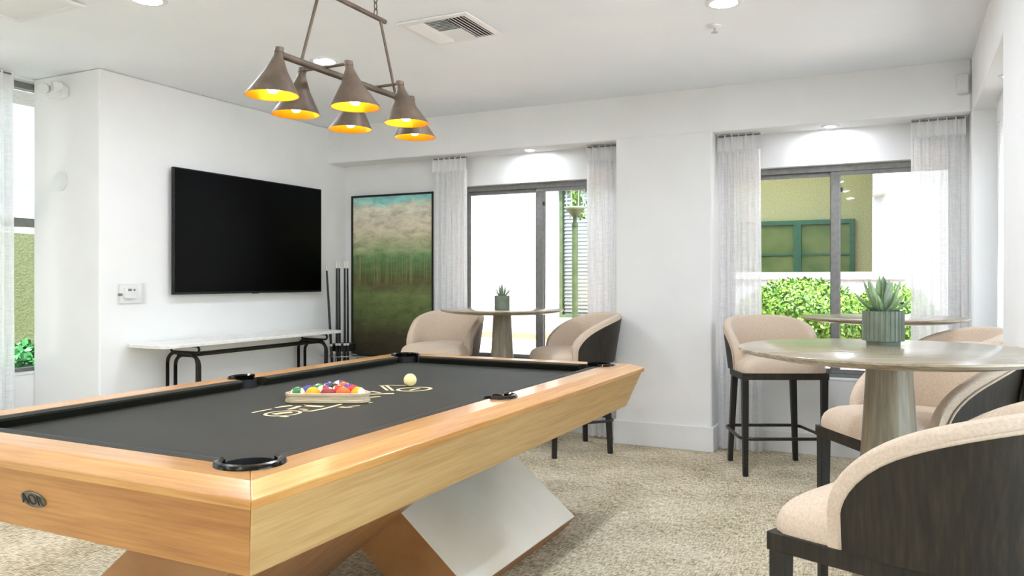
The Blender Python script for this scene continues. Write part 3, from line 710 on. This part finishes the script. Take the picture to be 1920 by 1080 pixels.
# ------------------------------------------------------------------ curtains
def curtain(p0, p1, label, ztop=ZS - .004, zbot=.012, pleats=6, amp=.024, side=1):
    p0, p1 = Vector((*p0, 0)), Vector((*p1, 0)); d = p1 - p0; W = d.length; d.normalize(); nrm = Vector((-d.y, d.x, 0)) * side
    t = thing('sheer_curtain', label, 'curtain', (p0.x, p0.y, 0), 0, 'white sheer curtains')
    rs = random.Random(label); ph = [rs.uniform(-.5, .5) for _ in range(40)]
    def grid(z0, z1, nz, hd):
        b = bm_(); rows = []
        N = pleats * 12
        for k in range(nz + 1):
            z = z1 + (z0 - z1) * k / nz; q = (ztop - z) / (ztop - zbot); row = []
            for i in range(N + 1):
                u = i / N; a = 2 * math.pi * pleats * u
                if hd: off = .020 * (abs(math.sin(a / 2)) ** .5 * 2 - 1) + .006 * math.sin(a * 2)
                else:
                    wv = math.sin(a + ph[int(u * pleats) % 40] * .8 * q + .5 * math.sin(3 * q + 5 * u)); off = amp * (.55 + .45 * q) * wv + .010 * math.sin(2.3 * a + 4 * q + ph[3] * 6)
                uu = u * (1 + .05 * q * (1 if side else 1))
                row.append(b.verts.new(d * (W * uu) + nrm * off + Vector((0, 0, z))))
            rows.append(row)
        for r0, r1 in zip(rows, rows[1:]):
            for i in range(N): b.faces.new((r0[i], r0[i + 1], r1[i + 1], r1[i]))
        return b
    obj('sheer_panel', grid(zbot, ztop - .115, 24, False), 'sheer', t, smooth=True)
    obj('pleated_header', grid(ztop - .125, ztop, 4, True), 'header_fabric', t, smooth=60)
    obj('curtain_track', tube(bm_(), [Vector((0, 0, ztop - .012)) + nrm * .0, d * W + Vector((0, 0, ztop - .012))], .006, 6), 'grey_plastic', t)
YC = 5.775
curtain((-3.612, YC), (-3.285, YC), 'left sheer curtain of the far window, beside the green painting', pleats=6)
curtain((-2.205, YC), (-1.955, YC), 'right sheer curtain of the far window, against the column', pleats=5)
curtain((-1.195, YC), (-.90, YC), 'left sheer curtain of the hedge window, against the column', pleats=6)
curtain((.05, YC), (.36, YC), 'right sheer curtain of the hedge window, in the right corner', pleats=6)
curtain((.52, 5.42), (.52, 5.02), 'sheer curtain in the right recess, a sliver behind the pier', pleats=6, side=-1)
curtain((XP + .075, 2.78), (XP + .075, 3.19), 'sheer curtain at the left edge beside the tall window', ztop=ZC - .004, pleats=6, side=1)
# ------------------------------------------------------------------ TV
ty0, ty1, tz0, tz1 = 3.91, 5.48, 1.121, 2.022
tv = thing('television', 'large black wall-mounted television above the marble console', 'television', (XT, 0, 0))
obj('bezel', box(.035, .062, ty0, ty1, tz0, tz1), 'tv_bezel', tv, bevel=.003)
obj('screen', box(.0621, .0632, ty0 + .009, ty1 - .009, tz0 + .016, tz1 - .009), 'tv_screen', tv)
obj('wall_mount', box(.001, .036, 4.4, 5.0, 1.35, 1.8), 'black_plastic', tv)
obj('back_cover', box(.012, .036, ty0 + .08, ty1 - .08, tz0 + .04, tz1 - .18), 'black_plastic', tv, bevel=.01)
obj('status_tab', box(.045, .064, 4.67, 4.73, tz0 - .006, tz0), 'grey_plastic', tv)

# ------------------------------------------------------------------ console table, remote
cx0, cx1, cy0, cy1, cz = -4.625, -4.25, 3.55, 5.38, .80
co = thing('console_table', 'narrow white marble console on curved black tube legs', 'console table', (0, 0, 0))
def rrect(x0, x1, y0, y1, r, n=6): return arc(x1 - r, y0 + r, r, -90, 0, n) + arc(x1 - r, y1 - r, r, 0, 90, n) + arc(x0 + r, y1 - r, r, 90, 180, n) + arc(x0 + r, y0 + r, r, 180, 270, n)
obj('marble_top', prism(bm_(), rrect(cx0, cx1, cy0, cy1, .05), cz - .024, cz), 'marble', co, bevel=.004)
xf, xb = cx1 - .05, cx0 + .035
for yy in (3.86, 5.19):
    for k, (dy, dx) in enumerate(((0, 0), (.0, .045))):
        r = .075; y = yy + (.028 if k else 0); xa, xz = xb - (-dx if k else 0), xf - (.012 if k else 0); zt = .722 - .018 * k
        pts = [(xa - .0, y, 0)] + [(xa, y, zt - r)] + [(x, y, z) for x, z in arc(xa + r, zt - r, r, 180, 90, 6)] + [(x, y, z) for x, z in arc(xz - r, zt - r, r, 90, 0, 6)] + [(xz, y, 0)]
        obj('leg_arch', tube(bm_(), pts, .0125, 10), 'blackened_steel', co, smooth=True)
    r = .021; zc = .7505
    lp = [(x, yy, z) for x, z in arc(xf - .005, zc, r, -90, 90, 8)] + [(x, yy, z) for x, z in arc(xb + .055, zc, r, 90, 270, 8)]
    obj('bracket_loop', tube(bm_(), lp, .008, 8, True), 'blackened_steel', co, smooth=True)
for xx in (xf - .06, xb + .10): obj('stretcher', tube(bm_(), [(xx, 3.86, .706), (xx, 5.19, .706)], .0085, 8), 'blackened_steel', co, smooth=True)
p = on_z(308, 636, cz)
rm = thing('remote_control', 'black remote control at the left end of the console', 'remote', (p.x, p.y, cz), R(62))
b = loft(bm_(), [[(x, -.022, z), (x, .022, z), (x, .02, z + .014), (x, -.02, z + .014)] for x, z in ((-.085, .0005), (-.04, .003), (.0, .006), (.05, .004), (.085, .0005))])
obj('body', b, 'black_plastic', rm, bevel=.003); obj('button_pad', box(-.05, .05, -.013, .013, .0195, .0215), 'grey_plastic', rm)

# ------------------------------------------------------------------ cue stand and cues
QX, QY = -4.44, 5.60
qs = thing('cue_stand', 'round black floor stand holding the pool cues in the corner', 'cue rack', (QX, QY, 0))
obj('base', lathe(bm_(), [(0, 0), (.15, 0), (.15, .035), (.13, .05), (0, .05)], 40), 'black_plastic', qs, smooth=30)
obj('post', tube(bm_(), [(0, 0, .05), (0, 0, .66)], .014, 12), 'chrome', qs, smooth=40)
obj('holder_disc', lathe(bm_(), [(0, .60), (.105, .60), (.105, .66), (.09, .665), (0, .665)], 40), 'black_plastic', qs, smooth=30)
obj('chrome_ring', tube(bm_(), [(.124 * math.cos(i * math.pi / 16), .124 * math.sin(i * math.pi / 16), .555) for i in range(32)], .006, 6, True), 'chrome', qs, smooth=True)
for k in range(3):
    a = R(120 * k + 40); obj('stay', tube(bm_(), [(.12 * math.cos(a), .12 * math.sin(a), .05), (.12 * math.cos(a), .12 * math.sin(a), .56)], .005, 6), 'chrome', qs, smooth=True)
cue_lab = ['leaning farthest left', 'upright, first right of the leaning one', 'upright, second right of the leaning one', 'upright, second from the painting', 'upright, closest to the painting']
def px_at(px, zt, r=.112):
    """spot on the holder circle nearest the viewer whose column matches px"""
    best = min(range(180, 361, 3), key=lambda a: abs((lambda q: 960 + F * (q[0] * CS + q[1] * SN) / (-q[0] * SN + q[1] * CS))((QX + r * math.cos(R(a + 26)), QY + r * math.sin(R(a + 26)))) - px))
    return QX + r * math.cos(R(best + 26)), QY + r * math.sin(R(best + 26))
for k, (pb, ptop) in enumerate(((628, 612), (631.5, 631.5), (637.5, 636), (646.5, 646.5), (652, 651.5))):
    bx_, by_ = px_at(pb, 0); top_ = on_y(ptop, 490 if k else 495, by_)
    zt = top_.z; tx = top_.x; base = Vector((bx_, by_, .052))
    q = thing('pool_cue', 'slim dark pool cue in the corner stand, ' + cue_lab[k], 'pool cue', base, 0, 'pool cues in the stand'); dv = Vector((tx, by_, zt)) - base; 
    at = lambda u: dv * u
    obj('butt', tube(bm_(), [at(0), at(.45)], [.0155, .012], 10), 'cue_black', q, smooth=40)
    obj('collar', tube(bm_(), [at(.45), at(.465)], .0125, 10), 'cue_white', q, smooth=40)
    obj('shaft', tube(bm_(), [at(.465), at(.955)], [.0115, .0085], 10), 'cue_black', q, smooth=40)
    obj('ferrule', tube(bm_(), [at(.955), at(1)], [.0085, .0075], 10), 'cue_white', q, smooth=40)

# ------------------------------------------------------------------ painting
a = on_y(659, 368, YB - .04); b2 = on_y(813, 359, YB - .04); z0p, z1p = .53, a.z
pa = thing('framed_painting', 'tall abstract green landscape painting in a thin black frame', 'painting', (a.x, YB - .045, z0p))
Wp, Hp = b2.x - a.x, z1p - z0p
fb = bm_(); f = .018
for q in ((0, Wp, Hp - f, Hp), (0, Wp, 0, f), (0, f, f, Hp - f), (Wp - f, Wp, f, Hp - f)): bx(fb, q[0], q[1], 0, .044, q[2], q[3])
obj('frame', fb, 'frame_black', pa); obj('canvas', box(f, Wp - f, .008, .036, f, Hp - f), 'painting', pa)

# ------------------------------------------------------------------ ceiling fittings
def downlight(x, y, z, label, r=.066):
    t = thing('recessed_downlight', label, 'ceiling light', (x, y, z), 0, 'recessed downlights')
    obj('trim_ring', lathe(bm_(), [(r, -.001), (r + .024, -.001), (r + .024, -.005), (r + .018, -.008), (r, -.007)], 36, close=True), 'white_trim', t, smooth=40)
    obj('lens', lathe(bm_(), [(0, -.004), (r, -.004), (r, -.001), (0, -.001)], 32), 'lamp_lens', t)
downlight(-3.24, 3.90, ZC, 'recessed ceiling downlight seen just behind the chandelier bar')
downlight(-3.30, 2.66, ZC, 'recessed ceiling downlight cut by the top edge, left of the chandelier')
downlight(-.79, 3.95, ZC, 'recessed ceiling downlight cut by the top edge, above the sprinkler')
for x, sd in ((-3.30, 'left'), (-.79, 'right')):
    for y, nth in ((1.4, 'first'), (.1, 'second'), (-1.2, 'third'), (-2.4, 'last')): downlight(x, y, ZC, 'recessed downlight out of view, %s one of the %s ceiling row' % (nth, sd))
downlight(-.79, 2.66, ZC, 'recessed ceiling downlight above the pool table, out of view')
downlight(-2.69, 5.755, ZS, 'recessed soffit downlight above the far left window', .036)
downlight(-.44, 5.775, ZS, 'recessed soffit downlight above the hedge window', .036)
downlight(.50, 4.75, ZS, 'recessed soffit downlight beside the right pier edge', .036)

vx0, vx1, vy0, vy1 = -2.415, -1.99, 3.49, 3.91
av = thing('air_diffuser', 'square white ceiling air diffuser with dark slots', 'air vent', (0, 0, ZC))
fb = bm_(); m = .035
for q in ((vx0, vx1, vy0, vy0 + m), (vx0, vx1, vy1 - m, vy1), (vx0, vx0 + m, vy0 + m, vy1 - m), (vx1 - m, vx1, vy0 + m, vy1 - m)): bx(fb, *q, -.012, -.001)
obj('frame', fb, 'white_trim', av, bevel=.003); obj('backing', box(vx0 + m, vx1 - m, vy0 + m, vy1 - m, -.003, -.001), 'black_plastic', av)
def slat(x0, x1, y0, y1, tilt, along):
    b = box(-.5 * (x1 - x0), .5 * (x1 - x0), -.5 * (y1 - y0), .5 * (y1 - y0), -.001, .001)
    o = obj('slat', b, 'white_trim', av); o.location = ((x0 + x1) / 2, (y0 + y1) / 2, -.011); o.rotation_euler = (0, tilt, 0) if along == 'y' else (tilt, 0, 0)
iw = (vx1 - vx0 - 2 * m); third = iw * .30
for k in range(5):
    x = vx0 + m + third * (k + .5) / 5; slat(x - .011, x + .011, vy0 + m, vy1 - m, R(-28), 'y')
    x = vx1 - m - third * (k + .5) / 5; slat(x - .007, x + .007, vy0 + m, vy1 - m, R(35), 'y')
hy = (vy0 + vy1) / 2
for k in range(8):
    y = vy0 + m + (hy - vy0 - m) * (k + .5) / 8; slat(vx0 + m + third + .004, vx1 - m - third - .004, y - .006, y + .006, R(38), 'x')
    y = hy + (vy1 - m - hy) * (k + .5) / 8; slat(vx0 + m + third + .004, vx1 - m - third - .004, y - .0075, y + .0075, R(-30), 'x')
rg = thing('return_grille', 'white framed return air panel on the ceiling, top left corner', 'air vent', (0, 0, ZC))
gx0, gx1, gy0, gy1 = -4.17, -3.64, 1.98, 2.574
fb = bm_()
for q in ((gx0, gx1, gy0, gy0 + .03), (gx0, gx1, gy1 - .03, gy1), (gx0, gx0 + .03, gy0 + .03, gy1 - .03), (gx1 - .03, gx1, gy0 + .03, gy1 - .03), (gx0 + .03, gx1 - .03, (gy0 + gy1) / 2 - .012, (gy0 + gy1) / 2 + .012)): bx(fb, *q, -.016, -.001)
obj('frame', fb, 'white_trim', rg, bevel=.004); obj('panel', box(gx0 + .03, gx1 - .03, gy0 + .03, gy1 - .03, -.006, -.001), 'white_trim', rg)
sp = thing('fire_sprinkler', 'small white fire sprinkler head on the ceiling', 'sprinkler', (-.907, 4.29, ZC))
obj('escutcheon', lathe(bm_(), [(0, -.001), (.036, -.001), (.034, -.008), (.014, -.014), (0, -.014)], 24), 'white_plastic', sp, smooth=40)
obj('deflector', lathe(bm_(), [(0, -.014), (.006, -.014), (.006, -.034), (.018, -.036), (.018, -.039), (0, -.039)], 16), 'chrome', sp, smooth=40)

# ------------------------------------------------------------------ wall fittings
em = thing('emergency_light', 'white twin-head emergency light high on the left pier', 'emergency light', (-5.03, YP, 2.478))
obj('housing', prism(bm_(), rrect(-.085, .085, -.045, .035, .025), -.055, -.001, 2).__class__ and (lambda b: (b.transform(Matrix.Rotation(R(90), 4, 'X') @ Matrix.Translation((0, 0, .056))), b)[1])(prism(bm_(), rrect(-.085, .085, -.045, .035, .025), -.055, -.001, 2)), 'white_plastic', em, bevel=.008)
for sx in (-1, 1):
    b = lathe(bm_(), [(0, -.03), (.022, -.03), (.034, .0), (.036, .022), (.034, .026), (0, .026)], 24); b.transform(Matrix.Translation((sx * .062, -.07, .018)) @ Matrix.Rotation(R(105), 4, 'X') @ Matrix.Rotation(R(sx * -25), 4, 'Y'))
    hd = obj('lamp_head', b, 'white_plastic', em, smooth=40)
    b = lathe(bm_(), [(0, .0265), (.028, .0265), (.026, .031), (0, .033)], 24); b.transform(Matrix.Translation((sx * .062, -.07, .018)) @ Matrix.Rotation(R(105), 4, 'X') @ Matrix.Rotation(R(sx * -25), 4, 'Y'))
    obj('lens', b, 'clear_acrylic', hd, smooth=40)
b = lathe(bm_(), [(0, .001), (.066, .001), (.066, .008), (.058, .013), (0, .014)], 40); b.transform(Matrix.Rotation(R(90), 4, 'X'))
o = obj('round_cover_plate', b, 'white_plastic', smooth=40); o.location = (-5.03, YP, 1.885); tag(o, 'round white cover plate on the pier below the emergency light', 'cover plate')
th = thing('thermostat', 'white thermostat inside a clear guard left of the television', 'thermostat', (XT, 3.605, 1.132))
obj('back_plate', box(.001, .008, -.085, .085, -.062, .062), 'white_plastic', th, bevel=.003); bd = obj('body', box(.008, .03, -.055, .035, -.03, .045), 'white_plastic', th, bevel=.004)
obj('display', box(.0301, .0312, -.035, -.008, .018, .034), 'grey_plastic', bd); obj('button', box(.0301, .0318, .006, .02, .02, .032), 'grey_plastic', bd)
gb = bm_()
for q in ((.045, .048, -.1, .1, -.07, .07), (.001, .045, -.1, -.097, -.07, .07), (.001, .045, .097, .1, -.07, .07), (.001, .045, -.097, .097, .067, .07), (.001, .045, -.097, .097, -.07, -.067)): bx(gb, *q)
obj('clear_guard', gb, 'clear_acrylic', th); obj('lock', box(.02, .05, -.104, -.092, -.012, .004), 'grey_plastic', th)
sn = thing('wall_sensor', 'small white box sensor on the soffit in the right corner', 'sensor', (.335, YS, 2.445))
obj('housing', box(-.032, .032, -.04, -.001, -.055, .055), 'white_plastic', sn, bevel=.006); obj('base', box(-.028, .028, -.034, -.004, -.062, -.055), 'white_plastic', sn)
obj('lens_window', box(-.02, .02, -.0415, -.0395, -.045, -.01), 'white_trim', sn)

# ------------------------------------------------------------------ outside
gm = bm_()
def strip(x0, x1, pts):
    vv = [[gm.verts.new((x, y, z)) for x in (x0, x1)] for y, z in pts]
    for a_, b_ in zip(vv, vv[1:]): gm.faces.new((a_[0], a_[1], b_[1], b_[0]))
strip(-7.9, -2.58, [(6.15, -.02), (7.4, .30), (9.0, .46), (9.49, .47)]); strip(-2.58, 8, [(6.15, -.02), (7.4, .30), (9.0, .46), (9.96, .48)])
tag(obj('gravel_bed', gm, 'gravel'), 'pinkish gravel bed sloping up outside the far windows', 'gravel', kind='stuff')
o = obj('unseen_bounce_yard', box(-24, XP - WT - .02, -12, 6.1, -.2, -.05), 'bounce_concrete'); o['kind'] = 'structure'  # unseen yards made pale to bounce sunlight onto the ceiling
o = obj('unseen_bounce_yard', box(XN + WT + .02, 24, -12, 6.1, -.2, -.05), 'bounce_concrete'); o['kind'] = 'structure'
o = obj('unseen_bounce_yard', box(XP - WT, XN + WT, -24, YF - WT - .3, -.2, -.05), 'bounce_concrete'); o['kind'] = 'structure'
tag(obj('garden_kerb', box(-9, -2.7, 9.22, 9.36, .38, .545), 'kerb', bevel=.01), 'tan garden kerb at the foot of the white house', 'kerb')
h1 = thing('white_house', 'white stucco house across the gravel with a blind-covered window', 'building', (0, 9.5, 0))
wx0, wx1, wz0, wz1 = -4.04, -2.86, .73, 2.43
obj('wall', wall_xz(bm_(), -11, -2.6, 0, .3, .2, 5.2, [(wx0, wx1, wz0, wz1)]), 'stucco_white', h1)
obj('body', box(-11, -2.6, .6, 3.5, .2, 5.2), 'stucco_white', h1)
w = obj('window', box(wx0, wx1, .27, .30, wz0, wz1), 'blind_white', h1)
sb = bm_()
for k in range(34):
    z = wz0 + .04 + (wz1 - wz0 - .08) * k / 33; hexa(sb, [(wx0 + .04, .13, z - .016), (wx1 - .04, .13, z - .016), (wx1 - .04, .16, z + .014), (wx0 + .04, .16, z + .014)], [(wx0 + .04, .132, z - .012), (wx1 - .04, .132, z - .012), (wx1 - .04, .162, z + .018), (wx0 + .04, .162, z + .018)])
o = obj('blind_slats', sb, 'blind_white', w); o['kind'] = 'stuff'
fb = bm_()
for q in ((wx0, wx1, wz1 - .04, wz1), (wx0, wx1, wz0, wz0 + .04), (wx0, wx0 + .04, wz0 + .04, wz1 - .04), (wx1 - .04, wx1, wz0 + .04, wz1 - .04)): bx(fb, q[0], q[1], .06, .12, q[2], q[3])
obj('window_frame', fb, 'post_green', w); obj('pane', box(wx0 + .04, wx1 - .04, .085, .09, wz0 + .04, wz1 - .04), 'window_glass', w)
obj('eave', box(-11.3, -2.6, -.5, 3.8, 5.2, 5.35), 'stucco_white', h1)

h2 = thing('patio_house', 'white stucco house with a cream patio coloured olive for its shade and tint beyond the hedges', 'building', (0, 10, 0))
ox0, ox1, oz0, oz1 = -2.4, -.313, 1.317, 3.3
obj('facade', wall_xz(bm_(), -2.55, 6, 0, .25, .2, 5.2, [(ox0, ox1, oz0, oz1)]), 'stucco_white', h2)
obj('patio_wall', box(-2.55, .2, 1.5, 1.7, .2, 5.2), 'stucco_shaded', h2)
obj('patio_side_wall', box(ox1, ox1 + .2, .25, 1.5, .2, 5.2), 'stucco_shaded', h2)
obj('patio_ceiling', box(-2.55, ox1, .25, 1.5, 3.3, 3.45), 'stucco_shaded', h2); obj('patio_floor', box(-2.55, ox1, .25, 1.5, .2, .6), 'kerb', h2)
obj('cap', box(ox0, ox1 + .35, -.03, .28, oz0 - .09, oz0 + .001), 'stucco_white', h2, bevel=.01)
obj('grey_wedge', hexa(bm_(), [(ox1 + .02, -.28, 2.18), (ox1 + .14, -.28, 2.2), (ox1 + .14, -.001, 2.2), (ox1 + .02, -.001, 2.18)], [(ox1 + .02, -.28, 2.9), (ox1 + .3, -.28, 2.9), (ox1 + .3, -.001, 2.9), (ox1 + .02, -.001, 2.9)]), 'stucco_grey', h2)  # grey wedge standing out from the facade beside the patio opening
obj('eave', box(-2.55, 6.2, -.35, 3, 5.2, 5.35), 'stucco_white', h2)
gx0, gx1, gz0, gz1 = -2.3, -.57, .9, 2.04
gw = obj('patio_window', box(gx0, gx1, 1.46, 1.499, gz0, gz1), 'olive_glass', h2)
fb = bm_()
for q in ((gx0, gx1, gz1 - .06, gz1), (gx0, gx0 + .06, gz0, gz1 - .06), (gx1 - .06, gx1, gz0, gz1 - .06), (-1.34, -1.24, gz0, gz1 - .06)): bx(fb, q[0], q[1], 1.40, 1.459, q[2], q[3])
obj('window_frame', fb, 'green_frame', gw); obj('screen_rail', box(gx0 + .06, gx1 - .06, 1.43, 1.459, 1.56, 1.585), 'green_frame', gw)

gwll = thing('garden_wall', 'olive garden wall with a rounded top outside the left window', 'wall', (-8.2, 0, 0))
gp_ = [(1.5, -.1), (6.5, -.1)] + [(6.5, 1.2)] + arc(6.0, 1.2, .5, 0, 90, 8) + [(1.5, 1.7)]
obj('wall', prism(bm_(), gp_, -.15, .15, 0), 'stucco_sage', gwll)
h3 = thing('stucco_house', 'white stucco house behind the olive garden wall at far left', 'building', (-9.6, 0, 0))
obj('wall', box(-.3, 0, -6, 9, -.1, 6), 'stucco_white', h3); obj('eave', box(-.3, .5, -6.2, 9.2, 6, 6.15), 'stucco_white', h3)

def bush(loc, rx, ry, rzz, n, mat, label, name='hedge_bush', sz=.05):
    t = thing(name, label, 'shrub', loc, 0, 'shrubs outside the windows'); rs = random.Random(label)
    b = bm_()
    for _ in range(n):
        v = Vector((rs.gauss(0, 1), rs.gauss(0, 1), rs.gauss(0, 1))).normalized(); q = rs.uniform(.86, 1.02)
        p = Vector((v.x * rx * q, v.y * ry * q, rzz + v.z * rzz * q)); e1_ = Vector((rs.gauss(0, 1), rs.gauss(0, 1), rs.gauss(0, 1))).normalized(); e2_ = v.cross(e1_).normalized(); L = sz * rs.uniform(.6, 1.2)
        e1_ = (e1_ + v * .3).normalized()
        vv = [b.verts.new(p), b.verts.new(p + e1_ * L * .5 + e2_ * L * .3), b.verts.new(p + e1_ * L), b.verts.new(p + e1_ * L * .5 - e2_ * L * .3)]; b.faces.new(vv)
    obj('foliage', b, mat, t)
    b = sphere(bm_(), 1, (0, 0, 0), 14, 10); b.transform(Matrix.Translation((0, 0, rzz)) @ Matrix.Diagonal((rx * .85, ry * .85, rzz * .85, 1))); obj('inner_mass', b, mat, t, smooth=True)
    obj('stem', tube(bm_(), [(0, 0, -.12), (0, 0, rzz * .5)], .03, 8), 'stem_brown', t)
bush((-.93, 8.55, .42), .62, .55, .405, 9000, 'leaf_bright', 'big rounded hedge bush behind the window mullion')
bush((-.10, 8.95, .44), .42, .42, .36, 5000, 'leaf_bright', 'smaller rounded hedge bush right of the window mullion')
bush((-7.35, 4.35, -.06), .55, .7, .34, 5000, 'leaf_deep', 'dark green shrub under the left window', sz=.09)
lp_ = on_x(1078, 500, -3.16); lx, ly = lp_.x, lp_.y
lm = thing('garden_lamp', 'pale green post lantern outside the far window', 'lamp post', (lx, ly, .36))
k0 = -.36
obj('post', tube(bm_(), [(0, 0, -.1), (0, 0, 1.74 + k0 + .08)], .032, 12), 'post_green', lm, smooth=40)
obj('neck', lathe(bm_(), [(0, 1.80 + k0), (.034, 1.80 + k0), (.036, 1.82 + k0), (.02, 1.86 + k0), (.024, 1.90 + k0), (.07, 1.95 + k0), (.105, 1.985 + k0), (.105, 2.0 + k0), (0, 2.0 + k0)], 24), 'post_green', lm, smooth=40)
cg = obj('lantern_cage', lathe(bm_(), [(0, 2.0 + k0), (.108, 2.0 + k0), (.108, 2.012 + k0), (0, 2.012 + k0)], 8), 'lantern_white', lm)
for k in range(8):
    a_ = R(45 * k); obj('bar', tube(bm_(), [(.095 * math.cos(a_), .095 * math.sin(a_), 2.01 + k0), (.1 * math.cos(a_), .1 * math.sin(a_), 2.19 + k0)], .005, 6), 'lantern_white', cg)
obj('glass', lathe(bm_(), [(.088, 2.012 + k0), (.09, 2.19 + k0)], 8), 'window_glass', cg)
obj('roof', lathe(bm_(), [(0, 2.19 + k0), (.115, 2.19 + k0), (.112, 2.2 + k0), (.05, 2.26 + k0), (.015, 2.275 + k0), (.012, 2.3 + k0), (0, 2.31 + k0)], 8), 'lantern_white', lm)
vt = thing('tree_branch', 'leafy green branch hanging around the garden lantern', 'branch', (lx, ly + .3, 2.9), 0)
b = bm_(); rs = random.Random(5)
for _ in range(420):
    s_ = rs.choice((-1, -1, 1)); u = rs.random(); p = Vector((s_ * (.135 + rs.gauss(0, .03)) * (1 if s_ > 0 else 1) + (.05 * u if s_ < 0 else 0), rs.gauss(0, .06), -.55 - .42 * u + (.1 if s_ > 0 else 0)))
    e1_ = Vector((rs.gauss(0, 1), rs.gauss(0, 1), rs.gauss(-.4, 1))).normalized(); e2_ = e1_.cross(Vector((rs.gauss(0, 1), rs.gauss(0, 1), .3))).normalized(); L = .05
    b.faces.new([b.verts.new(q) for q in (p, p + e1_ * L * .5 + e2_ * L * .3, p + e1_ * L, p + e1_ * L * .5 - e2_ * L * .3)])
obj('leaves', b, 'leaf_bright', vt)
obj('twig', tube(bm_(), [(-.1, 0, -.95), (-.15, 0, -.7), (-.1, 0, -.3), (0, 0, .3), (.3, .2, .9)], .006, 6), 'stem_brown', vt)
obj('twig', tube(bm_(), [(.14, 0, -.85), (.15, 0, -.5), (.1, .05, 0), (.3, .2, .9)], .006, 6), 'stem_brown', vt)
